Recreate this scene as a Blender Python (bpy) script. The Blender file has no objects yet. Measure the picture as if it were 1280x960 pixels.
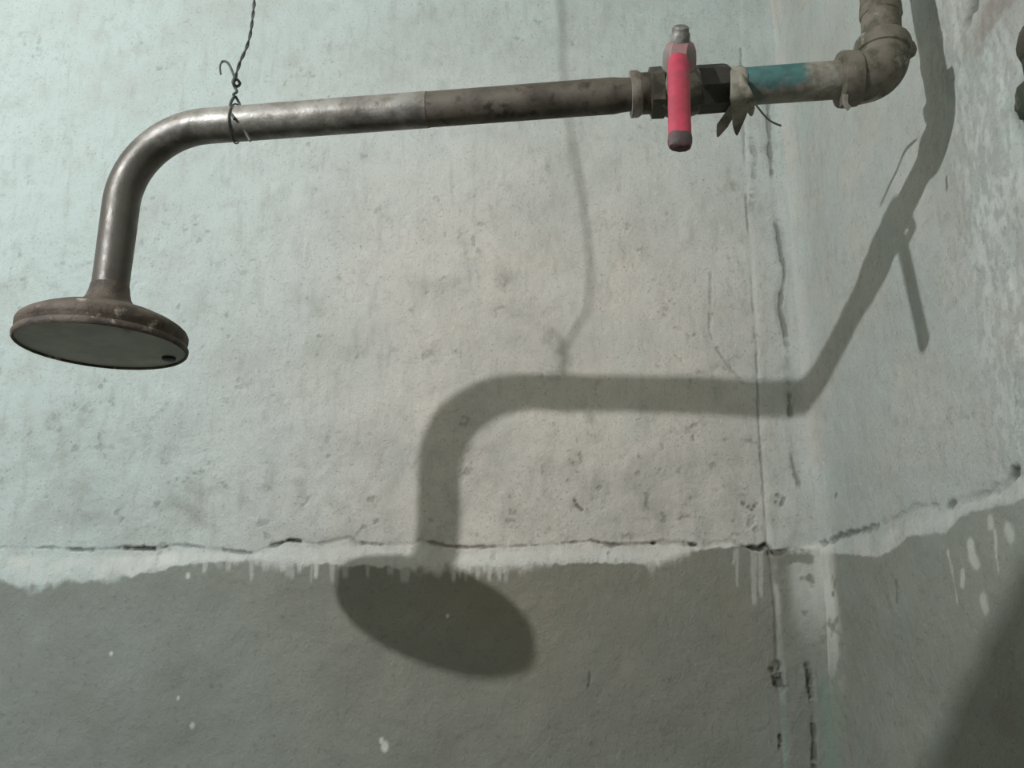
import bpy, bmesh, math, random
import numpy as np
from mathutils import Vector, Matrix
random.seed(4)
scn = bpy.context.scene
COL = scn.collection

# ------------------------------------------------------------------ camera
CAMZ = 1.55                       # lens height above the floor (m)
FPX = 1101.8                      # focal length in pixels of the 1280 px wide frame
PITCH = math.radians(15.169)      # looking up at the shower
cam = bpy.data.cameras.new('camera')
cam.sensor_width = 36.0
cam.lens = FPX / 1280.0 * 36.0
cam.clip_start = 0.01
camo = bpy.data.objects.new('camera', cam)
camo.location = (0, 0, CAMZ)
camo.rotation_euler = (math.pi / 2 + PITCH, 0, 0)
COL.objects.link(camo)
scn.camera = camo

# ------------------------------------------------------------------ world, light, exposure
wd = bpy.data.worlds.new('world')
scn.world = wd
wd.use_nodes = True
wd.node_tree.nodes['Background'].inputs[0].default_value = (0.55, 0.60, 0.58, 1)
wd.node_tree.nodes['Background'].inputs[1].default_value = 0.05
BULB = Vector((-0.6794, -0.133, 0.5442 + CAMZ))    # the one bare bulb of the stall
BULB_R = 0.0090
BULB_POWER = 10300.0
scn.view_settings.view_transform = 'Standard'
scn.view_settings.look = 'None'
scn.view_settings.exposure = 0.0
scn.view_settings.gamma = 1.0
scn.view_settings.use_curve_mapping = False

# ------------------------------------------------------------------ measures of the stall (m)
WY = 0.7308                        # back wall plane
CX = 0.25267                       # corner between back wall and right wall
PHI = math.radians(1.915)          # the right wall is a little out of square
NR = np.array([math.cos(PHI), math.sin(PHI), 0.0])
TR = np.array([math.sin(PHI), -math.cos(PHI), 0.0])     # along right wall, towards the room
CR = NR @ np.array([CX, WY, 0.0])
LX, FY, TOPZ = -1.05, -1.0, 2.55   # left wall, front wall, ceiling

def ray(x, y):
    c, s = math.cos(PITCH), math.sin(PITCH)
    u = (x - 640) / FPX; v = (480 - y) / FPX
    return np.array([u, c - v * s, s + v * c])
def at(x, y, Y):
    """point of the sight line through photo pixel (x, y) at depth Y, world metres"""
    r = ray(x, y); p = r * Y / r[1]
    return Vector((p[0], p[1], p[2] + CAMZ))
def wall_b(x, y):
    p = at(x, y, WY); return (p.x, p.z)
def wall_r(x, y):
    r = ray(x, y); p = r * CR / (r @ NR)
    return (float((p - np.array([CX, WY, 0])) @ TR), float(p[2] + CAMZ))

# ------------------------------------------------------------------ tagging helpers
def tag(o, label=None, cat=None, group=None, kind=None):
    if label: o['label'] = label
    if cat: o['category'] = cat
    if group: o['group'] = group
    if kind: o['kind'] = kind
    return o
def empty(name, loc):
    o = bpy.data.objects.new(name, None)
    o.empty_display_size = 0.02
    o.location = loc
    COL.objects.link(o)
    return o
def obj(name, bm, mat, parent=None, origin=None, smooth=True, label=None):
    """one mesh object; the bmesh is in world metres and is moved to its origin"""
    root = parent
    base = Vector(origin) if origin is not None else Vector((0, 0, 0))
    if parent is not None:
        base = world_of(parent)
    bmesh.ops.recalc_face_normals(bm, faces=bm.faces)
    bmesh.ops.translate(bm, verts=bm.verts, vec=-base)
    me = bpy.data.meshes.new(name)
    bm.to_mesh(me); bm.free()
    if smooth:
        me.polygons.foreach_set('use_smooth', [True] * len(me.polygons))
        me.set_sharp_from_angle(angle=math.radians(38))
    me.materials.append(mat)
    o = bpy.data.objects.new(name, me)
    COL.objects.link(o)
    if parent is not None: o.parent = parent
    else: o.location = base
    if label: o['label'] = label
    return o
def world_of(o):
    v = Vector((0, 0, 0))
    while o is not None:
        v += o.location; o = o.parent
    return v

# ------------------------------------------------------------------ shape helpers
def frame(a, hint=(0, 0, 1)):
    a = Vector(a).normalized(); h = Vector(hint)
    if abs(a.dot(h)) > 0.95: h = Vector((0, 1, 0))
    u = (h - a * a.dot(h)).normalized()
    return a, u, a.cross(u)
def lathe(bm, o, a, prof, n=32, hint=(0, 0, 1), rot=0.0, wob=0.0, caps=True):
    """turned solid: prof = [(distance along axis, radius)], ends capped"""
    a, u, v = frame(a, hint); o = Vector(o); rings = []
    for s, r in prof:
        if r < 1e-6:
            rings.append([bm.verts.new(o + a * s)]); continue
        rr = []
        for k in range(n):
            t = rot + 2 * math.pi * k / n
            q = r * (1 + wob * random.uniform(-1, 1))
            rr.append(bm.verts.new(o + a * s + (u * math.cos(t) + v * math.sin(t)) * q))
        rings.append(rr)
    for A, B in zip(rings[:-1], rings[1:]):
        for k in range(n):
            k2 = (k + 1) % n
            if len(A) == 1 and len(B) == 1: continue
            if len(A) == 1: bm.faces.new((A[0], B[k], B[k2]))
            elif len(B) == 1: bm.faces.new((A[k], A[k2], B[0]))
            else: bm.faces.new((A[k], A[k2], B[k2], B[k]))
    for rr in (rings[0], rings[-1]):
        if caps and len(rr) > 1: bm.faces.new(rr)
    return bm
def tube(bm, pts, rad, n=20):
    pts = [Vector(p) for p in pts]
    if not isinstance(rad, (list, tuple)): rad = [rad] * len(pts)
    t0 = (pts[1] - pts[0]).normalized()
    _, u, _ = frame(t0, (0, 1, 0)); rings = []
    for i, p in enumerate(pts):
        t = (pts[min(i + 1, len(pts) - 1)] - pts[max(i - 1, 0)]).normalized()
        u = (u - t * u.dot(t)).normalized(); v = t.cross(u)
        rings.append([bm.verts.new(p + (u * math.cos(2 * math.pi * k / n) + v * math.sin(2 * math.pi * k / n)) * rad[i]) for k in range(n)])
    for A, B in zip(rings[:-1], rings[1:]):
        for k in range(n):
            bm.faces.new((A[k], A[(k + 1) % n], B[(k + 1) % n], B[k]))
    bm.faces.new(rings[0]); bm.faces.new(rings[-1])
    return bm
def smooth_path(pts, m=8):
    pts = [Vector(p) for p in pts]; P = [pts[0]] + pts + [pts[-1]]; out = []
    for i in range(1, len(P) - 2):
        for k in range(m):
            t = k / m
            out.append(0.5 * ((2 * P[i]) + (-P[i - 1] + P[i + 1]) * t + (2 * P[i - 1] - 5 * P[i] + 4 * P[i + 1] - P[i + 2]) * t * t
                              + (-P[i - 1] + 3 * P[i] - 3 * P[i + 1] + P[i + 2]) * t ** 3))
    out.append(pts[-1]); return out
def strip(bm, pts, widths, thick, across=(1, 0, 0), crown=0.0):
    """flat bar or ribbon with a rounded rectangular section"""
    pts = [Vector(p) for p in pts]; rings = []
    for i, p in enumerate(pts):
        t = (pts[min(i + 1, len(pts) - 1)] - pts[max(i - 1, 0)]).normalized()
        x = Vector(across); x = (x - t * x.dot(t)).normalized(); y = t.cross(x)
        w = widths[i] / 2; h = (thick[i] if isinstance(thick, (list, tuple)) else thick) / 2
        b = min(w, h) * 0.6
        sec = [(-w + b, -h), (0, -h - crown), (w - b, -h), (w, -h + b), (w, h - b), (w - b, h), (0, h + crown), (-w + b, h), (-w, h - b), (-w, -h + b)]
        rings.append([bm.verts.new(p + x * q + y * r) for q, r in sec])
    m = len(rings[0])
    for A, B in zip(rings[:-1], rings[1:]):
        for k in range(m):
            bm.faces.new((A[k], A[(k + 1) % m], B[(k + 1) % m], B[k]))
    bm.faces.new(rings[0]); bm.faces.new(rings[-1])
    return bm
def box(bm, lo, hi, bev=0.0):
    lo, hi = Vector(lo), Vector(hi)
    r = bmesh.ops.create_cube(bm, size=1.0)
    bmesh.ops.scale(bm, verts=r['verts'], vec=hi - lo)
    bmesh.ops.translate(bm, verts=r['verts'], vec=(lo + hi) / 2)
    if bev:
        ed = list({e for v in r['verts'] for e in v.link_edges})
        bmesh.ops.bevel(bm, geom=ed, offset=bev, segments=2, affect='EDGES')
    return bm

# ------------------------------------------------------------------ materials
def srgb(r, g, b):
    f = lambda c: (c / 255 / 12.92) if c / 255 <= 0.04045 else ((c / 255 + 0.055) / 1.055) ** 2.4
    return (f(r), f(g), f(b), 1.0)
class NT:
    def __init__(self, name):
        self.m = bpy.data.materials.new(name); self.m.use_nodes = True
        self.t = self.m.node_tree; self.b = self.t.nodes['Principled BSDF']
    def n(self, typ, **kw):
        x = self.t.nodes.new(typ)
        for k, v in kw.items(): setattr(x, k, v)
        return x
    def l(self, a, b): self.t.links.new(a, b)
    def coord(self, scale=(1, 1, 1)):
        tc = self.n('ShaderNodeTexCoord'); mp = self.n('ShaderNodeMapping')
        mp.inputs['Scale'].default_value = scale
        self.l(tc.outputs['Object'], mp.inputs['Vector']); return mp.outputs[0]
    def noise(self, scale, detail=4, rough=0.6, vec=None):
        x = self.n('ShaderNodeTexNoise'); x.inputs['Scale'].default_value = scale
        x.inputs['Detail'].default_value = detail; x.inputs['Roughness'].default_value = rough
        self.l(vec if vec is not None else self.coord(), x.inputs['Vector']); return x.outputs[0]
    def ramp(self, fac, lo, hi):
        x = self.n('ShaderNodeMapRange'); x.inputs[1].default_value = lo; x.inputs[2].default_value = hi
        x.interpolation_type = 'SMOOTHSTEP'; self.l(fac, x.inputs[0]); return x.outputs[0]
    def mix(self, fac, a, b, blend='MIX'):
        x = self.n('ShaderNodeMix', data_type='RGBA', blend_type=blend)
        for i, v in ((0, fac), (6, a), (7, b)):
            if hasattr(v, 'is_linked'): self.l(v, x.inputs[i])
            else: x.inputs[i].default_value = v
        return x.outputs[2]
    def math(self, op, a, b=0.0):
        x = self.n('ShaderNodeMath', operation=op)
        for i, v in ((0, a), (1, b)):
            if hasattr(v, 'is_linked'): self.l(v, x.inputs[i])
            else: x.inputs[i].default_value = v
        return x.outputs[0]
    def attr(self, name):
        x = self.n('ShaderNodeAttribute', attribute_name=name); return x.outputs['Fac']
    def bump(self, h, dist, strength=1.0, prev=None):
        x = self.n('ShaderNodeBump'); x.inputs['Distance'].default_value = dist; x.inputs['Strength'].default_value = strength
        self.l(h, x.inputs['Height'])
        if prev is not None: self.l(prev, x.inputs['Normal'])
        return x.outputs[0]
    def out(self, col=None, rough=0.6, metal=0.0, normal=None, spec=None):
        if col is not None:
            if hasattr(col, 'is_linked'): self.l(col, self.b.inputs['Base Color'])
            else: self.b.inputs['Base Color'].default_value = col
        if hasattr(rough, 'is_linked'): self.l(rough, self.b.inputs['Roughness'])
        else: self.b.inputs['Roughness'].default_value = rough
        self.b.inputs['Metallic'].default_value = metal
        if spec is not None: self.b.inputs['Specular IOR Level'].default_value = spec
        if normal is not None: self.l(normal, self.b.inputs['Normal'])
        return self.m
def worn(name, a, b, scale=60, lo=0.4, hi=0.65, c=None, cscale=150, clo=0.58, chi=0.7, rough=0.55, metal=0.0, bump=0.0004, stretch=(1, 1, 1), spec=None):
    """two-tone worn surface with an optional third tone in flecks"""
    t = NT(name); v = t.coord(stretch)
    col = t.mix(t.ramp(t.noise(scale, 5, 0.65, v), lo, hi), a, b)
    if c: col = t.mix(t.ramp(t.noise(cscale, 4, 0.6, v), clo, chi), col, c)
    return t.out(col, rough, metal, t.bump(t.noise(scale * 5, 4, 0.7), bump), spec)

M = {}
def galv_mat():
    t = NT('galvanised_steel')
    col = t.mix(t.ramp(t.noise(60, 5, 0.65), 0.4, 0.65), srgb(156, 152, 144), srgb(122, 116, 106))
    col = t.mix(t.ramp(t.noise(110, 4), 0.6, 0.75), col, srgb(88, 78, 66))
    sep = t.n('ShaderNodeSeparateXYZ'); t.l(t.coord(), sep.inputs[0])
    w = t.math('MULTIPLY', t.math('SUBTRACT', t.noise(55, 5), 0.5), 0.05)
    f = t.ramp(t.math('ADD', sep.outputs[2], w), -0.004, -0.026)          # the drop has lost its zinc and gone brown
    col = t.mix(t.math('MULTIPLY', f, 0.88), col, srgb(74, 69, 61))
    return t.out(col, t.ramp(t.noise(90, 4), -0.9, 2.2), 0.35, t.bump(t.noise(260, 4, 0.7), 0.0003))
M['galv'] = galv_mat()
M['dull'] = worn('dull_pipe', srgb(100, 92, 80), srgb(74, 67, 57), 40, c=srgb(54, 47, 40), cscale=120, clo=0.52, chi=0.7, rough=0.6, metal=0.15, bump=0.0003)
M['rust'] = worn('rusted_casting', srgb(92, 80, 68), srgb(52, 42, 34), 55, c=srgb(164, 152, 136), cscale=85, clo=0.60, chi=0.70, rough=0.7, bump=0.0008)
M['face'] = worn('grey_face_plate', srgb(188, 188, 174), srgb(172, 172, 158), 50, c=srgb(140, 132, 118), cscale=45, clo=0.64, chi=0.76, rough=0.65, bump=0.0003)
M['brass'] = worn('dirty_valve_body', srgb(92, 86, 74), srgb(58, 52, 42), 70, c=srgb(150, 142, 130), cscale=110, clo=0.62, chi=0.76, rough=0.5, metal=0.2, bump=0.0004)
M['valvedark'] = worn('blackened_valve_end', srgb(52, 48, 40), srgb(36, 34, 28), 60, rough=0.6, bump=0.0005)
M['ring'] = worn('scraped_ring', srgb(150, 142, 130), srgb(104, 94, 82), 80, rough=0.5, metal=0.2, bump=0.0004)
M['bonnet'] = worn('worn_pink_paint', srgb(150, 112, 112), srgb(126, 122, 116), 90, rough=0.55, bump=0.0004)
M['nut'] = worn('grey_nut', srgb(150, 148, 142), srgb(104, 100, 94), 120, rough=0.45, metal=0.4, bump=0.0003)
M['red'] = worn('red_vinyl', srgb(186, 62, 84), srgb(160, 54, 70), 60, c=srgb(150, 84, 96), cscale=120, clo=0.6, chi=0.75, rough=0.5, bump=0.0003)
M['tip'] = worn('dark_dipped_tip', srgb(70, 62, 60), srgb(100, 70, 72), 120, rough=0.6, bump=0.0003)
M['elbow'] = worn('weathered_elbow', srgb(112, 104, 92), srgb(72, 70, 52), 70, c=srgb(158, 152, 142), cscale=60, clo=0.57, chi=0.70, rough=0.75, bump=0.0009)
M['tape'] = worn('grimy_tape', srgb(146, 140, 126), srgb(104, 98, 82), 90, rough=0.8, bump=0.0005)
M['strand'] = worn('tape_thread', srgb(140, 136, 124), srgb(110, 104, 92), 90, rough=0.8)
M['wire'] = worn('binding_wire', srgb(74, 78, 74), srgb(96, 96, 90), 200, rough=0.55, metal=0.3)
M['bracket'] = worn('mossy_corroded_iron', srgb(66, 58, 48), srgb(44, 58, 42), 50, c=srgb(92, 80, 64), cscale=110, rough=0.8, bump=0.001)
M['wood'] = worn('old_board', srgb(120, 100, 78), srgb(92, 74, 56), 18, rough=0.7, stretch=(1, 8, 8))
M['porcelain'] = worn('bakelite', srgb(60, 52, 46), srgb(50, 44, 40), 40, rough=0.35)
M['cement'] = worn('cement_floor', srgb(168, 168, 158), srgb(148, 148, 138), 9, c=srgb(120, 120, 112), cscale=30, rough=0.85, bump=0.001)
M['plaster'] = worn('plain_limewash', srgb(172, 174, 168), srgb(158, 158, 150), 5, c=srgb(140, 138, 130), cscale=22, clo=0.58, chi=0.72, rough=0.9, bump=0.0012)
t = NT('lamp_glow'); em = t.n('ShaderNodeEmission')
em.inputs[0].default_value = (0.965, 1.0, 1.05, 1); em.inputs[1].default_value = BULB_POWER
t.l(em.outputs[0], t.t.nodes['Material Output'].inputs[0]); M['glow'] = t.m
def green_pipe_mat():
    t = NT('green_painted_pipe')
    g = t.mix(t.ramp(t.noise(60, 4), 0.4, 0.65), srgb(72, 112, 108), srgb(56, 90, 88))
    b = t.mix(t.ramp(t.noise(80, 4), 0.4, 0.65), srgb(142, 138, 126), srgb(104, 96, 82))
    sep = t.n('ShaderNodeSeparateXYZ'); t.l(t.coord(), sep.inputs[0])
    w = t.math('MULTIPLY', t.math('SUBTRACT', t.noise(70, 4), 0.5), 0.02)
    f1 = t.ramp(t.math('ADD', sep.outputs[0], w), -0.049, -0.043)          # bare metal next to the elbow
    f2 = t.ramp(t.math('ADD', sep.outputs[2], w), -0.0055, -0.010)         # paint gone from the underside
    f2 = t.math('MULTIPLY', f2, t.ramp(sep.outputs[0], -0.085, -0.065))
    col = t.mix(t.math('MAXIMUM', f1, f2), g, b)
    return t.out(col, 0.6, 0.0, t.bump(t.noise(300, 4), 0.0004))
M['green'] = green_pipe_mat()

def wall_mat():
    t = NT('old_limewashed_plaster')
    sv = t.coord((1, 1, 0.22))
    cool, warm = srgb(180, 191, 186), srgb(203, 195, 184)
    white = t.mix(t.attr('tint'), cool, warm)
    white = t.mix(t.math('MULTIPLY', t.ramp(t.noise(14, 5, 0.6), 0.42, 0.72), 0.35), white, srgb(162, 161, 152))
    white = t.mix(t.math('MULTIPLY', t.ramp(t.noise(120, 4, 0.6, sv), 0.5, 0.75), 0.35), white, srgb(152, 153, 146))
    white = t.mix(t.math('MULTIPLY', t.ramp(t.noise(260, 3, 0.6), 0.6, 0.75), 0.35), white, srgb(128, 127, 118))
    white = t.mix(t.math('MULTIPLY', t.ramp(t.noise(55, 6, 0.75), 0.48, 0.72), 0.30), white, srgb(150, 149, 139))
    white = t.mix(t.math('MULTIPLY', t.ramp(t.noise(520, 2, 0.6), 0.55, 0.75), 0.45), white, srgb(140, 139, 130))
    grey = t.mix(t.attr('tint'), srgb(135, 141, 133), srgb(138, 132, 117))
    grey = t.mix(t.math('MULTIPLY', t.ramp(t.noise(16, 5, 0.6), 0.35, 0.7), 0.5), grey, srgb(120, 121, 110))
    grey = t.mix(t.math('MULTIPLY', t.ramp(t.noise(190, 3, 0.6), 0.55, 0.75), 0.5), grey, srgb(106, 107, 97))
    dirt_shade = t.math('MULTIPLY', t.attr('dirt_shade'), 0.42)
    white = t.mix(dirt_shade, white, srgb(118, 116, 104))
    fresh_lit = t.mix(t.ramp(t.noise(90, 4, 0.6, sv), 0.4, 0.7), srgb(206, 206, 197), srgb(188, 187, 178))
    col = t.mix(t.attr('low'), white, grey)
    col = t.mix(t.attr('fresh_lit'), col, fresh_lit)
    col = t.mix(t.math('MULTIPLY', t.attr('moss'), 0.6), col, srgb(120, 142, 128))
    col = t.mix(t.math('MULTIPLY', t.attr('rusty'), 0.6), col, srgb(122, 110, 100))
    col = t.mix(t.attr('crack'), col, srgb(62, 56, 48))
    nb = t.bump(t.noise(420, 4, 0.65), 0.0006)
    nb = t.bump(t.noise(90, 5, 0.6), 0.0016, 0.7, nb)
    return t.out(col, 0.92, 0.0, nb, 0.2)
M['wall'] = wall_mat()

# ------------------------------------------------------------------ numpy noise for the plaster relief
_rng = np.random.default_rng(11)
_tab = _rng.random((256, 256))
def vnoise(x, y):
    xi = np.floor(x).astype(int); yi = np.floor(y).astype(int)
    fx = x - xi; fy = y - yi
    fx = fx * fx * (3 - 2 * fx); fy = fy * fy * (3 - 2 * fy)
    g = lambda a, b: _tab[a & 255, b & 255]
    return (g(xi, yi) * (1 - fx) * (1 - fy) + g(xi + 1, yi) * fx * (1 - fy) + g(xi, yi + 1) * (1 - fx) * fy + g(xi + 1, yi + 1) * fx * fy)
def fbm(x, y, scale, oct=4, off=0.0):
    s = 0; a = 1.0; tot = 0
    for k in range(oct):
        s = s + a * vnoise((x + 3.1) * scale + off + 17.3 * k, (y + 2.7) * scale + off * 0.7 + 9.1 * k)
        tot += a; a *= 0.55; scale *= 2.03
    return s / tot
sm = lambda x, a, b: (lambda q: q * q * (3 - 2 * q))(np.clip((x - a) / (b - a), 0, 1))
def polydist(U, Z, pts, reach=0.03):
    """distance to a polyline and the position along it (0..1), limited to its surroundings"""
    P = np.array(pts, float); D = np.full(U.shape, 9.0); S = np.zeros(U.shape)
    m = (U > P[:, 0].min() - reach) & (U < P[:, 0].max() + reach) & (Z > P[:, 1].min() - reach) & (Z < P[:, 1].max() + reach)
    u, z = U[m], Z[m]; d = np.full(u.shape, 9.0); s = np.zeros(u.shape)
    Ls = np.hypot(*(P[1:] - P[:-1]).T); cum = np.concatenate([[0], np.cumsum(Ls)])
    for i in range(len(P) - 1):
        e = P[i + 1] - P[i]; k = np.clip(((u - P[i, 0]) * e[0] + (z - P[i, 1]) * e[1]) / (e @ e + 1e-12), 0, 1)
        q = np.hypot(u - P[i, 0] - k * e[0], z - P[i, 1] - k * e[1]); b = q < d
        d[b] = q[b]; s[b] = (cum[i] + k[b] * Ls[i]) / cum[-1]
    D[m] = d; S[m] = s
    return D, S
def axis(parts):
    out = []
    for a, b, st in parts:
        out.append(np.arange(a, b - st * 0.5, st))
    out.append([parts[-1][1]]); return np.concatenate(out)
def grid_wall(name, u, z, fn, place, label, mat):
    U, Z = np.meshgrid(u, z)
    h, att = fn(U, Z)
    co = place(U, Z, h).reshape(-1, 3).astype(np.float32)
    ny, nx = U.shape
    i = np.arange(ny * nx).reshape(ny, nx)
    q = np.stack([i[:-1, :-1], i[:-1, 1:], i[1:, 1:], i[1:, :-1]], -1).reshape(-1, 4).astype(np.int32)
    me = bpy.data.meshes.new(name)
    me.vertices.add(len(co)); me.vertices.foreach_set('co', co.ravel())
    me.loops.add(q.size); me.loops.foreach_set('vertex_index', q.ravel())
    me.polygons.add(len(q)); me.polygons.foreach_set('loop_start', np.arange(0, q.size, 4, dtype=np.int32))
    me.polygons.foreach_set('use_smooth', np.ones(len(q), bool))
    me.update(calc_edges=True)
    for k, a in att.items():
        at_ = me.attributes.new(k, 'FLOAT', 'POINT')
        at_.data.foreach_set('value', np.clip(a, 0, 1).ravel().astype(np.float32))
    me.materials.append(mat)
    o = bpy.data.objects.new(name, me); COL.objects.link(o)
    tag(o, label, 'wall', kind='structure'); return o

PB = lambda pts: [wall_b(*p) for p in pts]
PR = lambda pts: [wall_r(*p) for p in pts]
SEAM_B = [(-600, 686), (-200, 684), (8, 685), (62, 685), (104, 688), (154, 685), (196, 686), (221, 681), (258, 685), (317, 692), (333, 685), (362, 675), (400, 680), (437, 672), (446, 679),
          (479, 681), (517, 679), (525, 675), (558, 683), (583, 684), (633, 684), (683, 681), (739, 676), (763, 681), (792, 680), (820, 679), (842, 678), (859, 680), (881, 683), (892, 679),
          (914, 676), (925, 682), (949, 687), (957, 680), (965, 690), (985, 688), (1025, 680)]
SEAM_GAP = [(-600, .4), (0, .25), (62, .35), (104, .6), (154, .8), (200, .8), (215, .25), (258, .45), (333, .5), (362, .85), (446, 1), (460, .35), (517, .5), (558, .4), (600, .6), (640, .3), (683, .3),
            (730, .4), (740, 1), (752, .5), (792, .7), (800, .4), (817, .9), (842, .8), (859, .9), (881, .7), (900, .7), (925, .6), (945, 1), (957, 1), (970, .5), (1030, .3)]
LOW_B = [(-600, 716), (-200, 720), (0, 722), (33, 731), (100, 727), (167, 720), (225, 708), (240, 704), (300, 702), (440, 706), (510, 711), (560, 708), (633, 708), (658, 706), (733, 704), (796, 705),
         (822, 704), (837, 696), (855, 691), (899, 685), (916, 683), (960, 686), (1040, 684)]
L1 = [(926, 60), (930, 180), (933, 260), (938, 340), (941, 385), (946, 440), (948, 520), (953, 600), (957, 680), (962, 720), (966, 760), (969, 830), (973, 900), (978, 1000)]
L3 = [(957, 60), (960, 152), (964, 220), (966, 260), (972, 300), (980, 342), (974, 385), (981, 415), (986, 452), (987, 500), (991, 547), (990, 575), (993, 590), (998, 606), (997, 633), (999, 650), (996, 668), (990, 684), (973, 693), (960, 692)]
L3B = [(1008, 835), (1012, 870), (1015, 920), (1017, 1000)]
SMEAR = [(938, 170), (944, 196), (942, 228), (939, 262)]
SIDE = [(889, 340), (888, 385), (887, 416), (900, 442), (919, 467), (930, 480)]

def interp_px(U, pts, col, wallf):
    P = np.array([[wallf(x, 690)[0], v] for x, v in pts]); return np.interp(U, P[:, 0], P[:, 1])
def back_fn(U, Z):
    h = (fbm(U, Z, 9, 4) - .5) * 0.0055 + (fbm(U, Z, 48, 4, 3.3) - .5) * 0.0014 + (fbm(U, Z, 220, 2, 7.7) - .5) * 0.0003
    seam = np.array(PB(SEAM_B)); low = np.array(PB(LOW_B))
    zs = np.interp(U, seam[:, 0], seam[:, 1]) + (fbm(U, Z * 0, 160, 3, 2) - .5) * 0.002
    zl = np.interp(U, low[:, 0], low[:, 1]) + (fbm(U, Z * 0, 120, 3, 5) - .5) * 0.005
    # the lower render stands a few millimetres proud, with a sloping limewashed ledge on top of it
    k = np.clip((zs - Z) / np.maximum(zs - zl, 0.003), 0, 1)
    h += sm(k, 0, 1) * 0.0045
    soft = 0.0012 + 0.006 * sm(fbm(U, Z * 0, 22, 3, 71), .4, .6)
    below = sm(zl - Z + (fbm(U, Z * .5, 150, 3, 72) - .5) * soft * 2, -soft * .4, soft)
    # whitewash runs below the ledge
    rr = random.Random(8); runs = np.zeros(U.shape)
    def run(px, py0, ln, w, st=1.0):
        nonlocal runs
        u0, z0 = wall_b(px, py0); u1, z1 = wall_b(px + rr.uniform(-2, 2), py0 + ln)
        wv = w / 1500 * (0.6 + 0.4 * np.clip((Z - z1) / (z0 - z1), 0, 1))
        wx = u0 + (u1 - u0) * np.clip((z0 - Z) / (z0 - z1), 0, 1) + (fbm(Z, Z * 0, 90, 2, px) - .5) * 0.002
        runs = np.maximum(runs, st * (1 - sm(np.abs(U - wx), wv * 0.4, wv)) * sm(Z, z1 - 0.001, z1 + 0.004) * (1 - sm(Z, z0, z0 + 0.002)))
    for px in range(244, 512, 7): 
        if rr.random() < 0.8: run(px + rr.uniform(-3, 3), 695, rr.uniform(12, 36), rr.uniform(3, 8), rr.uniform(.2, .6))
    for px in range(566, 650, 8): run(px + rr.uniform(-3, 3), 700, rr.uniform(10, 32), rr.uniform(3, 6), rr.uniform(.25, .6))
    for px, ln, w in ((920, 48, 3), (917, 20, 3), (940, 70, 6), (948, 60, 5)): run(px, 688, ln, w, .32)
    lowm = below * (1 - 0.85 * runs)
    # dirt blotches, flaked spots, and the wire knot's shadow painted as a blot
    n1 = fbm(U, Z, 70, 4, 1.2); n2 = fbm(U, Z, 150, 3, 6.1); n3 = fbm(U, Z, 26, 4, 8.8)
    dirt_shade = np.zeros(U.shape)
    for px, py, rx, ry, s in ((120, 630, 60, 30, .8), (235, 632, 45, 35, .85), (195, 545, 50, 25, .7), (50, 545, 70, 60, .55), (60, 420, 70, 60, .3), (360, 610, 80, 50, .5), (420, 585, 60, 40, .4),
                              (698, 445, 12, 20, .6), (630, 350, 14, 22, .8), (640, 400, 25, 30, .7), (520, 355, 50, 12, .55), (430, 440, 80, 40, .35), (380, 390, 40, 40, .35), (560, 450, 60, 30, .4),  # first blot here: painted shadow of the wire knot
                              (500, 540, 20, 20, .6), (260, 400, 60, 40, .3), (720, 630, 14, 10, 1.0), (700, 575, 40, 16, .5), (830, 650, 130, 40, .5), (930, 620, 40, 60, .6), (900, 400, 40, 60, .35),
                              (595, 560, 40, 50, .4), (300, 640, 200, 40, .45), (640, 620, 300, 55, .4), (760, 205, 12, 10, .6), (15, 130, 12, 10, .6), (20, 365, 60, 14, .35), (710, 60, 30, 90, .25), (915, 232, 8, 8, .9), (905, 440, 16, 30, .4)):
        u0, z0 = wall_b(px, py)
        g = np.exp(-((U - u0) / (rx / 1500)) ** 2 - ((Z - z0) / (ry / 1480)) ** 2)
        dirt_shade = np.maximum(dirt_shade, s * g)
    dirt_shade = np.clip(dirt_shade * (0.35 + 1.1 * sm(n1, .40, .72)) + 0.28 * sm(n2, .62, .75) * sm(n3, .45, .6), 0, 1) * (1 - below)
    dirt_shade = np.maximum(dirt_shade, .22 * sm(U, CX - .06, CX) * (1 - below))  # even darkening near the corner, blended to meet the right wall's tone
    pits = sm(n2, .66, .74) * sm(n1, .5, .62) * np.clip(dirt_shade * 3, 0, 1)
    h -= pits * 0.0006
    # cracks
    crack = pits * 0.22
    gap = interp_px(U, SEAM_GAP, 1, wall_b)
    D, S = polydist(U, Z, list(zip(*[np.linspace(seam[0, 0], seam[-1, 0], 700), np.interp(np.linspace(seam[0, 0], seam[-1, 0], 700), seam[:, 0], seam[:, 1])])) if False else PB(SEAM_B))
    jag = (fbm(U, Z, 190, 3, 4.4) - .5) * 0.004
    wv = 0.0004 + 0.0015 * gap * (0.1 + 1.5 * fbm(U, Z * 0, 130, 3, 12))
    c = (1 - sm(np.abs(D + jag * 0.7), wv * .5, wv * 1.5)) * np.clip(gap * (0.25 + 0.9 * sm(fbm(U, Z * 0, 75, 3, 31), .42, .58)), 0, 1)
    crack = np.maximum(crack, c); h -= c * 0.0035
    def line(pts, w, dark, depth, off, wav=0.004, vary=True):
        nonlocal crack, h
        D, S = polydist(U, Z, PB(pts))
        D = np.abs(D + (fbm(U, Z, 140, 3, off) - .5) * wav * 0.5)
        a = (0.12 + 1.3 * sm(fbm(S * 9, S * 0, 2, 3, off), .3, .65)) if vary else (.35 + .9 * sm(fbm(U, Z, 260, 3, off), .35, .6))
        c = np.clip((1 - sm(D, w * .4, w * 1.4)) * a, 0, 1)
        crack = np.maximum(crack, c * dark); h = h - c * depth
    line(L1, 0.0010, .42, .0007, 9, .003)
    line(L3, 0.0019, .60, .0014, 15, .007)
    line(L3, 0.0050, .16, .0004, 15.5, .010)
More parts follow.
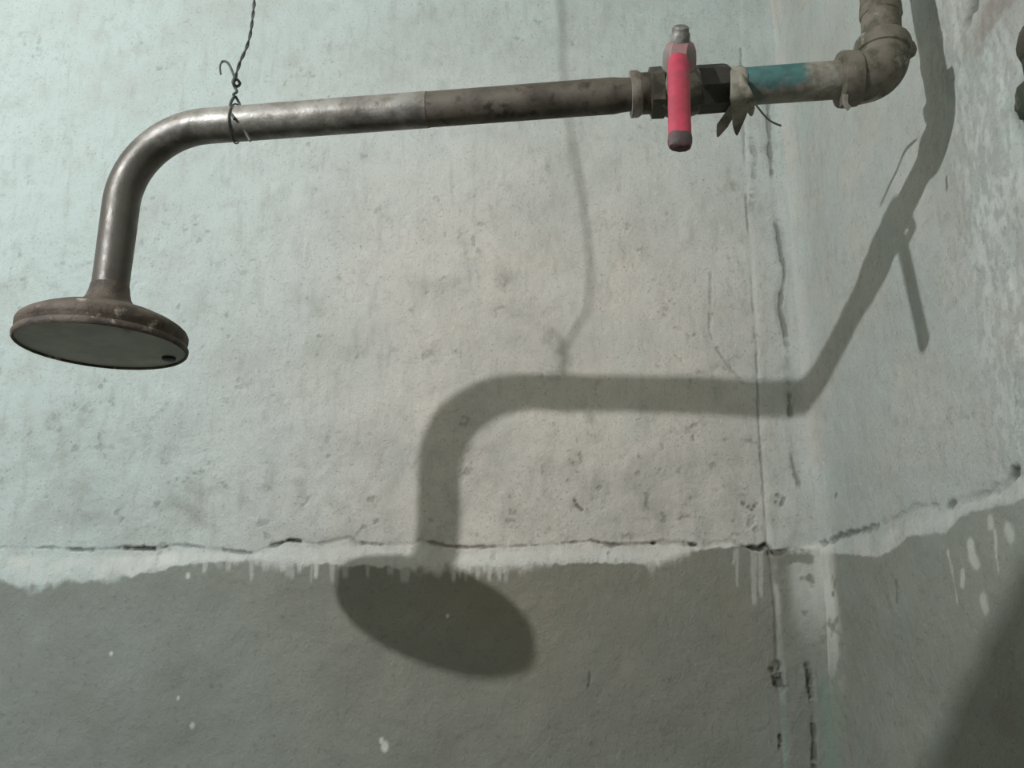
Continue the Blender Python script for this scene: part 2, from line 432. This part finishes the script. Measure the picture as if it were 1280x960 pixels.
    line(L3B, 0.0020, .6, .0016, 16)
    line(SMEAR, 0.0026, .30, .0010, 21, .008)
    line(SIDE, 0.0014, .25, .0008, 25, .006)
    line([(843, 652), (858, 646), (880, 648)], .0012, .3, .0005, 2)
    line([(730, 640), (722, 632), (718, 625)], .0016, .7, .001, 2)
    line([(928, 630), (940, 637), (946, 630)], .0016, .6, .001, 5)
    line([(972, 620), (980, 624), (976, 631), (969, 628)], .0018, .5, .001, 6)
    line([(940, 645), (938, 655), (945, 662)], .003, .3, .001, 7)
    for pts in ([(968, 832), (970, 845), (973, 858)],): line(pts, .0044, .75, .003, 3, .010, False)
    line([(973, 920), (974, 935)], .0018, .8, .002, 3, .002, False)
    line([(1006, 832), (1009, 850), (1012, 868)], .0030, .4, .002, 3, .010, False)
    line([(737, 690 + 150), (735, 858)], .0010, .5, .0004, 3, .002, False)
    # raised plaster strip that fills the corner, and its pale edge
    l1 = np.array(PB(L1))[::-1]; u1 = np.interp(Z, l1[:, 1], l1[:, 0])
    h += sm(U - u1, -0.001, 0.006) * 0.0008
    h += np.clip((U - (CX - 0.03)) / 0.03, 0, 1) ** 2 * 0.005          # rounded corner
    edge = np.exp(-((U - u1 - 0.0028) / 0.0022) ** 2)
    fresh_lit = edge * sm(fbm(U, Z, 60, 3, 77), .35, .6) * (0.22 + 0.4 * sm(Z, wall_b(0, 800)[1], wall_b(0, 700)[1]) * (1 - sm(Z, wall_b(0, 680)[1], wall_b(0, 620)[1])))
    band = sm(k, .12, .4) * (1 - below) * (k < 1)
    fresh_lit = np.maximum(fresh_lit, band * np.clip(.34 + 1.3 * (n1 - .5) + .8 * (n3 - .5), .05, .8))  # ledge whitened further, light on its upward slope put into the wash
    fresh_lit = np.maximum(fresh_lit, runs * .8)
    # limewash splashed over the corner below the seam
    ua, za = wall_b(1003, 690); ub, zb = wall_b(1012, 810)
    wash = sm(U, wall_b(975, 700)[0], wall_b(995, 700)[0]) * sm(Z, wall_b(0, 830)[1], wall_b(0, 720)[1]) * (1 - sm(Z, zs - .002, zs + .004))
    wash = np.clip(wash * sm(n1 + .6 * (n2 - .5) + .2 * wash, .46, .66), 0, 1)
    fresh_lit = np.maximum(fresh_lit, wash * .75)
    for px, py, s in ((237, 720, 3), (141, 817, 2.2), (225, 872, 1.8), (243, 906, 3), (482, 932, 5), (478, 925, 3), (560, 770, 2)):      # white flecks
        u0, z0 = wall_b(px, py); d = np.hypot(U - u0, (Z - z0) * .7) / (s / 1500)
        fresh_lit = np.maximum(fresh_lit, (1 - sm(d, .5, 1.2)) * .9)
    moss = .8 * edge * sm(wall_b(0, 740)[1] - Z, 0, .08) + .35 * np.exp(-((U - wall_b(430, 0)[0]) / .05) ** 2 - ((Z - wall_b(0, 420)[1]) / .05) ** 2) * n3
    moss = np.maximum(moss, .8 * np.exp(-((U - wall_b(1030, 870)[0]) / .008) ** 2) * sm(wall_b(0, 830)[1] - Z, 0, .02))
    un = (U - wall_b(690, 480)[0]) / .25; zn = (Z - wall_b(0, 520)[1]) / .30
    tint = np.clip(np.exp(-np.abs(un) ** 2.6 - np.abs(zn) ** 2.6) * (.75 + .6 * n3), 0, 1) * (1 - .3 * sm(U, CX - .06, CX))  # lens colour shading put into the wash: lighter, warmer middle, cooler edges
    rusty = .5 * np.exp(-((U - wall_b(805, 648)[0]) / .008) ** 2 - ((Z - wall_b(805, 648)[1]) / .0015) ** 2)
    return h, dict(low=lowm, fresh_lit=fresh_lit, dirt_shade=dirt_shade, crack=crack * .9, moss=moss, tint=tint, rusty=rusty)
SEAM_R = [(1020, 682), (1035, 679), (1045, 671), (1060, 668), (1090, 660), (1115, 650), (1130, 641), (1146, 633), (1186, 631), (1215, 622), (1240, 613), (1258, 606), (1268, 592), (1290, 584), (1500, 500)]
LOW_R = [(1010, 690), (1060, 692), (1100, 696), (1122, 684), (1136, 671), (1160, 667), (1185, 666), (1196, 652), (1206, 643), (1228, 635), (1245, 632), (1262, 630), (1285, 622), (1500, 545)]
def right_fn(U, Z):
    h = (fbm(U, Z, 9, 4, 40) - .5) * 0.005 + (fbm(U, Z, 48, 4, 43) - .5) * 0.0014 + (fbm(U, Z, 220, 2, 47) - .5) * 0.0003
    seam = np.array(PR(SEAM_R)); low = np.array(PR(LOW_R))
    zs = np.interp(U, seam[:, 0], seam[:, 1]); zl = np.interp(U, low[:, 0], low[:, 1]) + (fbm(U, Z * 0, 120, 3, 5) - .5) * 0.003
    k = np.clip((zs - Z) / np.maximum(zs - zl, 0.003), 0, 1)
    h += sm(k, 0, 1) * 0.0022
    below = sm(zl - Z, -0.0005, 0.0012)
    n1 = fbm(U, Z, 70, 4, 51); n2 = fbm(U, Z, 150, 3, 56); n3 = fbm(U, Z, 26, 4, 58)
    streak = fbm(U, Z * .25, 130, 4, 61)
    near = sm(U, wall_r(1185, 300)[0], wall_r(1240, 300)[0])          # scraped, streaky patch nearest the room
    h += (streak - .5) * .0016 * near
    grain = fbm(U, Z * .5, 330, 3, 63)
    dirt_shade = np.clip(.22 + .50 * sm(U + .03 * (n3 - .5), .0, .06) + .30 * sm(n2, .6, .75) * sm(n3, .45, .6) + near * (-.25 + .45 * sm(streak, .45, .7) + 1.2 * sm(grain, .5, .68)), 0, 1) * (1 - below)  # darker overall, rising away from the corner, plus specks and streaks
    chips = np.zeros(U.shape); crack = np.zeros(U.shape)
    def chip(pts, w, s=.8):
        nonlocal chips
        D, _ = polydist(U, Z, PR(pts)); D = D + (n2 - .5) * .003
        chips = np.maximum(chips, .72 * s * (1 - sm(D, w * .5, w * 1.2)))
    chip([(1217, 682), (1219, 695), (1224, 704)], .0046); chip([(1207, 715), (1208, 730)], .0028, .6); chip([(1234, 750), (1238, 760)], .0042, .6)
    chip([(1240, 650), (1241, 656)], .003, .6); chip([(1264, 662), (1267, 668)], .005, .6)
    chip([(1188, 690), (1194, 715), (1202, 752)], .0012, .5); chip([(1247, 664), (1251, 690), (1255, 716)], .0012, .5)
    def line(pts, w, dark, depth, off, gap=None):
        nonlocal crack, h
        D, S = polydist(U, Z, PR(pts)); D = np.abs(D + (fbm(U, Z, 160, 3, off) - .5) * .007)
        a = np.interp(S, np.linspace(0, 1, len(gap)), gap) if gap else 1.0
        c = np.clip((1 - sm(D, w * .4, w * 1.4)) * a, 0, 1); crack = np.maximum(crack, c * dark); h = h - c * depth
    line(SEAM_R[:6], .0022, .65, .003, 3, [.3, .8, .9, .8, .5, .1])
    line(SEAM_R[5:13], .0018, .22, .0012, 5, [.6, .5, .9, .4, .8, .5])
    line([(1181, 633), (1188, 629)], .0026, .55, .001, 6); line([(1266, 596), (1269, 590)], .0032, .75, .003, 7)
    line([(1222, -14), (1216, 8), (1211, 24), (1208, 38)], .0042, .75, .004, 8, [1, 1, .8, .3])
    line([(1273, 145), (1274, 160), (1273, 178)], .004, .35, .001, 9, [.8, .6, .2])
    line([(1124, 728), (1125, 752)], .0012, .45, .0004, 10); line([(1046, 617), (1045, 620)], .0018, .6, .0005, 11)
    line([(1008, 640), (1013, 648), (1016, 644)], .004, .45, .001, 12)
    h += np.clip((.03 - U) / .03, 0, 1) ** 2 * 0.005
    wash = (1 - sm(U, wall_r(1038, 700)[0], wall_r(1052, 700)[0])) * sm(Z, wall_b(0, 900)[1], wall_b(0, 740)[1]) * (1 - sm(Z, zs - .002, zs + .004))
    fresh_lit = np.maximum(chips, np.clip(wash * sm(n1 + .6 * (n2 - .5) + .2 * wash, .44, .66), 0, 1) * .8)
    fresh_lit = np.maximum(fresh_lit, sm(k, .12, .4) * (1 - below) * (k < 1) * np.clip(.12 + 1.0 * (n1 - .47), 0, .4))  # ledge lightened in colour too, as if its slope caught more light
    fresh_lit = np.maximum(fresh_lit, near * .38 * (1 - below) * sm(.50 - grain, 0, .1) * sm(n1, .4, .6))
    u0, z0 = wall_r(1030, 955); fresh_lit = np.maximum(fresh_lit, (1 - sm(np.hypot(U - u0, (Z - z0) * .5) / .004, .5, 1.2)) * .8)
    moss = .7 * (1 - sm(U, .012, .03)) * sm(wall_b(0, 830)[1] - Z, 0, .02) * n3 * 1.5
    ur, zr = wall_r(1250, 10)
    rusty = np.exp(-((U - ur) / .035) ** 2 - ((Z - zr) / .02) ** 2) * (.4 + 1.0 * sm(n1, .4, .6))
    u2, z2 = wall_r(1262, 900); rusty = np.maximum(rusty, .6 * np.exp(-((U - u2) / .012) ** 2 - ((Z - z2) / .012) ** 2) * sm(n1, .4, .6))
    tint = np.clip(.30 + .30 * (1 - sm(U, 0, .05)) + .8 * (n3 - .5), 0, 1)
    return h, dict(low=below * (1 - 0 * chips), fresh_lit=fresh_lit, dirt_shade=dirt_shade, crack=crack * .9, moss=moss, tint=tint, rusty=rusty)

ZF = (CAMZ - 0.13, CAMZ + 0.62)
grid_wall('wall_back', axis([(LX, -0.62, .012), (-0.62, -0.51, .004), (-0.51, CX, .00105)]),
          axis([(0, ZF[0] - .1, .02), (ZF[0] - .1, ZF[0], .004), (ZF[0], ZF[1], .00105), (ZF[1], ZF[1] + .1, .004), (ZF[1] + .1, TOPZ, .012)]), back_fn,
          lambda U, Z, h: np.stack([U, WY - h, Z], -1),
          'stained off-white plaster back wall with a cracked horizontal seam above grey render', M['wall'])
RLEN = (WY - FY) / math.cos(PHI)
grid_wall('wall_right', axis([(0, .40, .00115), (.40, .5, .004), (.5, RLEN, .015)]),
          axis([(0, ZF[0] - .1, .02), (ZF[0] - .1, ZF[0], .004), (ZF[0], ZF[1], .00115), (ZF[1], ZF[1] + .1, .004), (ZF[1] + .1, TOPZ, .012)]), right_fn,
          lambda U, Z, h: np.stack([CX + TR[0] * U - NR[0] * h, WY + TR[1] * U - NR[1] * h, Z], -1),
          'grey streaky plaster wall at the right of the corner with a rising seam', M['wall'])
# the rest of the little room, behind and beside the camera
XR = CX + TR[0] * RLEN
def slab(name, lo, hi, mat, label, cat):
    tag(obj(name, box(bmesh.new(), lo, hi), mat, origin=lo, smooth=False), label, cat, kind='structure')
slab('wall_left', (LX - .1, FY, 0), (LX, WY, TOPZ), M['plaster'], 'limewashed side wall that carries the bare bulb', 'wall')
slab('wall_front', (LX - .1, FY - .1, 0), (XR, FY, TOPZ), M['plaster'], 'limewashed wall behind the camera', 'wall')
slab('floor', (LX - .1, FY - .1, -.1), (XR + .02, WY + .02, 0), M['cement'], 'bare grey cement floor of the shower stall', 'floor')
slab('ceiling', (LX - .1, FY - .1, TOPZ), (XR + .02, WY + .02, TOPZ + .1), M['plaster'], 'limewashed ceiling slab over the stall', 'ceiling')

# ------------------------------------------------------------------ the shower fixture
Z0 = Vector((0, 0, CAMZ))
E = at(1105, 96, .4430)
N = Vector((.0691, .4518, .2973)) + Z0
B = Vector((-.2358, .4854, .2933)) + Z0
H = Vector((-.2369, .4862, .1532)) + Z0
def px_of(p):
    c, s = math.cos(PITCH), math.sin(PITCH); z = p.z - CAMZ
    d = p.y * c + z * s; v = -p.y * s + z * c
    return 640 + FPX * p.x / d, 480 - FPX * v / d
def on(A, C, x):
    """point of segment A-C that the photo shows at column x"""
    lo, hi = 0.0, 1.0; up = px_of(C)[0] > px_of(A)[0]
    for _ in range(40):
        m = (lo + hi) / 2
        if (px_of(A.lerp(C, m))[0] < x) == up: lo = m
        else: hi = m
    return A.lerp(C, (lo + hi) / 2)
ax = (E - N).normalized()                 # valve and green pipe axis, pointing right
bx_ = (B - N).normalized()                # shower arm axis, pointing left
fix = empty('shower_fixture', E)
tag(fix, 'old galvanised shower arm with flat round head, red lever valve and corner elbow', 'shower')

# bent arm: light sleeve with the bend, then the darker pipe
J = on(N, B, 535); dn = (H - B).normalized(); BR = .050
arc = []
ang = bx_.angle(dn); tl = BR * math.tan(ang / 2)
p0, p1 = B - bx_ * tl, B + dn * tl
cen = B + (dn - bx_).normalized() * (BR / math.cos(ang / 2))
for k in range(19):
    w = k / 18; a0 = (p0 - cen).normalized(); a1 = (p1 - cen).normalized()
    om = a0.angle(a1); q = (a0 * math.sin((1 - w) * om) + a1 * math.sin(w * om)) / math.sin(om)
    arc.append(cen + q * BR)
headtop = H - dn * .026
pts = [J, J - (J - p0) * .25, J - (J - p0) * .5, J - (J - p0) * .75] + arc + [p1.lerp(headtop, .33), p1.lerp(headtop, .66), headtop]
rad = [.0107] * 4 + [.0107] * 19 + [.0106, .0104, .0104]
obj('bent_pipe', tube(bmesh.new(), pts, rad, 40), M['galv'], fix, label='lighter galvanised bent pipe that ends in the shower head')
n0 = on(N, B, 776)
lb = (J - n0).length
obj('straight_pipe', lathe(bmesh.new(), n0 + bx_ * .0, bx_, [(-.006, .0094), (0, .0098), (.004, .0104), (lb * .5, .0104), (lb + .004, .0104)], 40), M['dull'], fix,
    label='duller brown straight pipe next to the valve')

# shower head, turned about the drop pipe
hd = -dn                                   # from face up to the pipe
hb = obj('shower_head', lathe(bmesh.new(), H, hd, [(.0035, .0), (.0035, .0448), (.0048, .0456), (.0062, .0456), (.0072, .0463), (.0100, .0464), (.0120, .0455), (.0140, .0432), (.0165, .0390), (.0195, .0325),
     (.0220, .0250), (.0245, .0180), (.0270, .0146), (.0300, .0126), (.0340, .0114), (.0380, .0108), (.0390, .0100), (.0390, 0)], 64), M['rust'], fix, label='rust-brown domed back of the shower head')
obj('face_ring', lathe(bmesh.new(), H, hd, [(.0012, .0452), (.0003, .0456), (0, .0462), (.0008, .0469), (.0028, .0471), (.0042, .0464), (.0046, .0455), (.0046, .0452), (.0012, .0452)], 64, caps=False), M['rust'], hb)
fbm_ = bmesh.new(); lathe(fbm_, H, hd, [(.0012, 0), (.0010, .020), (.0012, .0400), (.0014, .0454), (.0030, .0454), (.0030, 0)], 64)
obj('face_plate', fbm_, M['face'], hb, label='flat grey underside of the shower head')
sp = H - hd * .0006 + Vector((.0305, .0215, 0)); sp -= hd * (sp - H).dot(hd); 
obj('face_screw', lathe(bmesh.new(), sp, -hd, [(-.002, .0040), (0.0004, .0040), (.0008, .0030), (.0008, 0)], 20), M['valvedark'], hb)

# valve
V = on(N, E, 848)
def vx(x): return (on(N, E, x) - V).dot(ax)
body = bmesh.new()
lathe(body, V, ax, [(vx(826), .0125), (vx(832), .0140), (-.004, .0152), (0, .0155), (.004, .0152), (vx(868), .0142), (vx(872), .0134)], 32)
vb = obj('ball_valve', body, M['brass'], fix, label='dark dirty metal ball valve body')
obj('end_ring', lathe(bmesh.new(), V, ax, [(vx(783), .0102), (vx(785), .0124), (vx(788), .0133), (vx(797), .0133), (vx(800), .0124), (vx(803), .0112)], 32), M['ring'], vb)
obj('end_ring', lathe(bmesh.new(), V, ax, [(vx(800), .0110), (vx(802), .0118), (vx(812), .0118), (vx(814), .0110)], 32), M['brass'], vb)
obj('hex_nut', lathe(bmesh.new(), V, ax, [(vx(811), .0125), (vx(813), .0150), (vx(828), .0152), (vx(831), .0130)], 6, rot=.3), M['brass'], vb)
obj('threaded_end', lathe(bmesh.new(), V, ax, [(vx(866), .0120), (vx(869), .0138), (vx(873), .0140), (vx(905), .0138), (vx(910), .0132), (vx(911), .0110)], 8, rot=.39), M['valvedark'], vb, label='blackened eight-sided valve end')
n = (Vector((0, -.76, .65)) - ax * ax.dot(Vector((0, -.76, .65)))).normalized()
obj('bonnet', lathe(bmesh.new(), V, n, [(.010, .0094), (.0175, .0096), (.0225, .0092), (.0260, .0078), (.0280, .0052), (.0285, 0)], 32), M['bonnet'], vb, label='worn pinkish bonnet over the valve stem')
obj('stem_nut', lathe(bmesh.new(), V, n, [(.027, .0050), (.0275, .0056), (.0315, .0056), (.0325, .0048), (.0352, .0046), (.0362, .0034), (.0362, 0)], 12), M['nut'], vb)
T = at(850, 181, .4070)
K1 = at(848, 68, .4215); K2 = at(848, 88, .4180)
S = V + n * .0275
path = smooth_path([S + Vector((0, .004, .006)), S + Vector((0, -.001, -.0015)), K1, K2, K2.lerp(T, .5), T], 6)
m = len(path)
obj('lever', strip(bmesh.new(), path, [.0095] * m, .0022), M['bonnet'], vb, label='flat steel lever bent down from the stem')
sl = smooth_path([K1 + Vector((0, -.0008, -.002)), K2, K2.lerp(T, .35), K2.lerp(T, .7), K2.lerp(T, .93)], 6); k = len(sl)
wd_ = [.0088 + .0028 * min(1, i / 5) for i in range(k)]
obj('lever_sleeve', strip(bmesh.new(), sl, wd_, [.0044 + .0024 * min(1, i / 4) for i in range(k)], crown=.0008), M['red'], vb, label='red plastic sleeve of the lever')
tp = [K2.lerp(T, .88), K2.lerp(T, .93), K2.lerp(T, .99), K2.lerp(T, 1.03), K2.lerp(T, 1.05)]
obj('lever_tip', strip(bmesh.new(), tp, [.0118, .0124, .0122, .0108, .0070], [.0070, .0076, .0074, .0060, .004], crown=.0006), M['tip'], vb, label='dark worn tip of the lever')

# green pipe, elbow, riser
def ex(x): return (on(N, E, x) - E).dot(ax)
obj('green_pipe', lathe(bmesh.new(), E, ax, [(ex(908), .0100), (ex(914), .0105), (ex(960), .0107), (ex(1010), .0108), (ex(1062), .0108)], 40), M['green'], fix, label='pipe stub with teal green paint, bare near the elbow')
U1 = at(1099, -10, .4505); ur = (U1 - E).normalized()
eb = bmesh.new(); c1 = .0165
q0, q1 = E - ax * c1, E + ur * c1
ap = [q0 - ax * .004]
for i in range(13):
    w = i / 12; ap.append(q0 * (1 - w) ** 2 + E * 2 * w * (1 - w) * .98 + q1 * w ** 2 + (E * 2 * w * (1 - w)) * .02)
ap.append(q1 + ur * .004)
tube(eb, ap, [.0140] * 2 + [.0146] * 11 + [.0142, .0140], 32)
el = obj('pipe_elbow', eb, M['elbow'], fix, label='heavy weathered grey-brown pipe elbow in the corner')
obj('elbow_collar', lathe(bmesh.new(), q0, -ax, [(-.002, .0140), (-.001, .0156), (.007, .0160), (.009, .0154), (.010, .0118)], 32, wob=.012), M['elbow'], el)
obj('elbow_collar', lathe(bmesh.new(), q1, ur, [(-.002, .0140), (-.001, .0156), (.006, .0160), (.008, .0152), (.009, .0118)], 32, wob=.012), M['elbow'], el)
obj('elbow_lug', lathe(bmesh.new(), q1 + ur * .001 + Vector((.013, -.003, 0)), Vector((1, -.1, .25)), [(-.003, .006), (.001, .0055), (.0035, .0042), (.0045, .002), (.0046, 0)], 16, wob=.08), M['elbow'], el)
R1 = E + ur * .12
obj('riser_pipe', tube(bmesh.new(), smooth_path([q1, E + ur * .07, R1, R1 + Vector((-.002, .004, .08)), Vector((R1.x - .002, R1.y + .006, TOPZ + .02))], 8), .0112, 32), M['elbow'], fix, label='grey-brown riser pipe above the elbow')

# thread tape
tw = obj('thread_tape', lathe(bmesh.new(), E, ax, [(ex(909), .0108), (ex(911), .0116), (ex(916), .0119), (ex(921), .0115), (ex(926), .0118), (ex(930), .0110)], 28, wob=.03), M['tape'], fix, label='grimy pale tape wound round the pipe thread')
def ribbon(name, pp, ws, Y, par, mat='tape', th=.0007, yo=None):
    P = [at(x, y, Y + (yo[i] if yo else 0)) for i, (x, y) in enumerate(pp)]
    Q = smooth_path(P, 5); Wd = [w / 2250 for w in ws]
    W2 = list(np.interp(np.linspace(0, len(ws) - 1, len(Q)), range(len(ws)), Wd))
    return obj(name, strip(bmesh.new(), Q, W2, th, crown=.0003), M[mat], par)
ribbon('tape_flap', [(919, 88), (923, 104), (925, 122), (925, 140), (922, 156), (921, 169)], [12, 20, 25, 20, 13, 2], .4335, tw, yo=[.003, 0, .001, .012, .024, .030])
ribbon('tape_flap', [(926, 96), (931, 110), (936, 124), (938, 136), (939, 144)], [8, 12, 14, 11, 4], .4325, tw, yo=[.002, 0, .003, .014, .022])
ribbon('tape_flap', [(917, 132), (910, 146), (903, 157), (897, 171)], [10, 15, 16, 2], .4460, tw, yo=[0, .010, .018, .024])
obj('tape_thread', tube(bmesh.new(), smooth_path([at(940, 124, .440), at(948, 135, .450), at(957, 146, .460), at(966, 153, .466), at(976, 157, .470)], 5), .0006, 8), M['strand'], tw)
obj('tape_strand', tube(bmesh.new(), smooth_path([at(1062, 106, .468), at(1030, 107, .474), at(990, 110, .473), at(950, 112, .474), at(922, 112, .474)], 6), [.0008] * 3 + [.0012] * 20 + [.0007] * 2, 8), M['strand'], tw)
et = obj('elbow_tape', lathe(bmesh.new(), E, ax, [(ex(1050), .0110), (ex(1052), .0152), (ex(1058), .0158), (ex(1061), .0150)], 28, wob=.02), M['tape'], fix, label='pale tape showing at the elbow joint')
obj('tape_flap', strip(bmesh.new(), smooth_path([at(1057, 118, .428), at(1057, 130, .429), at(1062, 136, .430)], 4), [.003] * 9, .0007), M['strand'], et)
rt = obj('riser_tape', lathe(bmesh.new(), E + ur * .0430, ur, [(0, .0113), (.001, .0118), (.005, .0121), (.009, .0117), (.011, .0113)], 28, wob=.04), M['elbow'], fix, label='grey-brown tape wound round the riser')

# ------------------------------------------------------------------ hanging wire
wp = on(N, B, 293)                                     # pipe axis where the wire loops
def wpt(x, y, dy=0.0): return at(x, y, wp.y + dy - .0045 * min(1, max(0, (140 - y) / 42)))
wroot = empty('hanging_wire', wp + Vector((0, 0, .0107)))
tag(wroot, 'thin twisted grey wire tied round the bent pipe and hanging from above', 'wire')
wv_ = [at(294, 98, .4735), at(300, 78, .4715), at(308, 60, .470), at(313, 42, .4675), at(316, 20, .4665), at(318, 0, .4665)]
wv_ += [Vector((x, .466, z + CAMZ)) for x, z in ((-.1610, .3900), (-.1634, .4190), (-.1664, .4470), (-.1710, .4757), (-.1737, .4992), (-.1748, .5355), (-.1747, .5730), (-.1747, .6117), (-.1740, .80), (-.1740, TOPZ + .005 - CAMZ))]
a = smooth_path(wv_, 8)
def twist(path, ph, rr=.00055, per=.014):
    out = []; s = 0
    for i, p in enumerate(path):
        if i: s += (p - path[i - 1]).length
        out.append(p + Vector((math.cos(ph + s / per * 6.28), math.sin(ph + s / per * 6.28), 0)) * rr)
    return out
fine = []
for i in range(len(a) - 1):
    for k in range(5): fine.append(a[i].lerp(a[i + 1], k / 5))
fine.append(a[-1])
obj('wire_strand', tube(bmesh.new(), twist(fine, 0), .00055, 6), M['wire'], wroot)
obj('wire_strand', tube(bmesh.new(), twist(fine, math.pi), .00055, 6), M['wire'], wroot)
kn = smooth_path([wpt(294, 96), wpt(291, 103, -.002), wpt(296, 108), wpt(300, 104, .002), wpt(295, 99), wpt(292, 106, .002), wpt(296, 114, -.002), wpt(292, 118), wpt(294, 122)], 6)
obj('wire_knot', tube(bmesh.new(), kn, .0009, 8), M['wire'], wroot)
lo = []
for i in range(25):                                    # loop round the pipe
    t_ = 2 * math.pi * i / 24; _, u_, v_ = frame(bx_)
    lo.append(wp + (u_ * math.cos(t_) + v_ * math.sin(t_)) * .0116 + bx_ * (-.006 * (i / 24 - .5)))
obj('wire_loop', tube(bmesh.new(), lo, .0005, 8), M['wire'], wroot)
obj('wire_loop', tube(bmesh.new(), smooth_path([wpt(293, 120), wpt(288, 130, -.004), wpt(288.5, 139, -.009), wpt(293, 149, -.0122)], 6), .0009, 8), M['wire'], wroot)
obj('wire_loop', tube(bmesh.new(), smooth_path([wpt(294, 120), wpt(299, 129, .001), wpt(300, 137, -.003), wpt(298, 142, -.009)], 6), .0008, 8), M['wire'], wroot)
obj('wire_end', tube(bmesh.new(), smooth_path([wpt(293, 97), wpt(289, 86), wpt(284, 78), wpt(278, 77), wpt(275, 83), wpt(276, 93)], 6), [.0008] * 20 + [.0006] * 11, 8), M['wire'], wroot)
obj('wire_end', tube(bmesh.new(), smooth_path([wpt(306, 163, -.009), wpt(309, 169, -.008), wpt(313, 176, -.008)], 5), .0009, 8), M['wire'], wroot)

# ------------------------------------------------------------------ corroded bracket at the right edge
ub_, zb_ = wall_r(1283, 92)
def rp(u, z, h): return Vector((CX + TR[0] * u - NR[0] * h, WY + TR[1] * u - NR[1] * h, z))
br = empty('wall_bracket', rp(ub_, zb_, 0))
tag(br, 'dark mossy corroded bracket on the right wall at the photo edge', 'bracket')
z_a = wall_r(1282, 66)[1]; z_b = wall_r(1282, 132)[1]
ub2 = wall_r(1294, 92)[0]
obj('backplate', strip(bmesh.new(), [rp(ub2 + .004, z_a + .006, .002), rp(ub2 + .004, (z_a + z_b) / 2, .0025), rp(ub2 + .004, z_b - .006, .002)], [.016, .014, .016], .005, across=tuple(TR)), M['bracket'], br)
for zz, uu in ((z_a, wall_r(1295, 54)[0]), (z_b, wall_r(1293, 126)[0])):
    obj('clamp_lug', lathe(bmesh.new(), rp(uu, zz, 0.0), Vector(-NR), [(0, .0104), (.003, .0098), (.0050, .0080), (.0065, .0045), (.0068, 0)], 14, wob=.20), M['bracket'], br)

# ------------------------------------------------------------------ lamp and added shadow-casting board, out of view, on the left wall
lm = empty('wall_lamp', (LX, BULB.y, BULB.z))
tag(lm, 'bare bulb in a dark holder on the left wall', 'lamp')
dl = Vector((1, 0, 0)); LB = Vector((LX, BULB.y, BULB.z)); ln = (BULB - LB).length
obj('wall_rose', lathe(bmesh.new(), LB, dl, [(0, .045), (.010, .045), (.016, .038), (.018, .016), (.018, 0)], 32), M['porcelain'], lm)
obj('lamp_arm', lathe(bmesh.new(), LB, dl, [(.016, .007), (ln - .075, .007), (ln - .070, .010)], 20), M['porcelain'], lm)
obj('bulb_holder', lathe(bmesh.new(), LB, dl, [(ln - .072, .010), (ln - .066, .0165), (ln - .030, .0165), (ln - .026, .013), (ln - .022, .009), (ln - .016, .008)], 24), M['porcelain'], lm)
gb = bmesh.new(); bmesh.ops.create_icosphere(gb, subdivisions=3, radius=BULB_R); bmesh.ops.translate(gb, verts=gb.verts, vec=BULB)
obj('bulb', gb, M['glow'], lm)
sy = .135; sz = BULB.z - .871 * (sy - BULB.y)          # the added board's edge draws the soft shadow low on the right wall
sh = empty('shadow_board', (LX, sy - .12, sz - .02))
tag(sh, 'unseen wooden board added to cast the soft shadow low on the right wall', 'shadow_caster')
obj('board', box(bmesh.new(), (LX, sy - .24, sz - .02), (-.08, sy, sz), .001), M['wood'], sh, smooth=False)
for yy in (sy - .19, sy - .05):
    obj('support', box(bmesh.new(), (LX, yy - .012, sz - .045), (LX + .30, yy + .012, sz - .02), .001), M['wood'], sh, smooth=False)
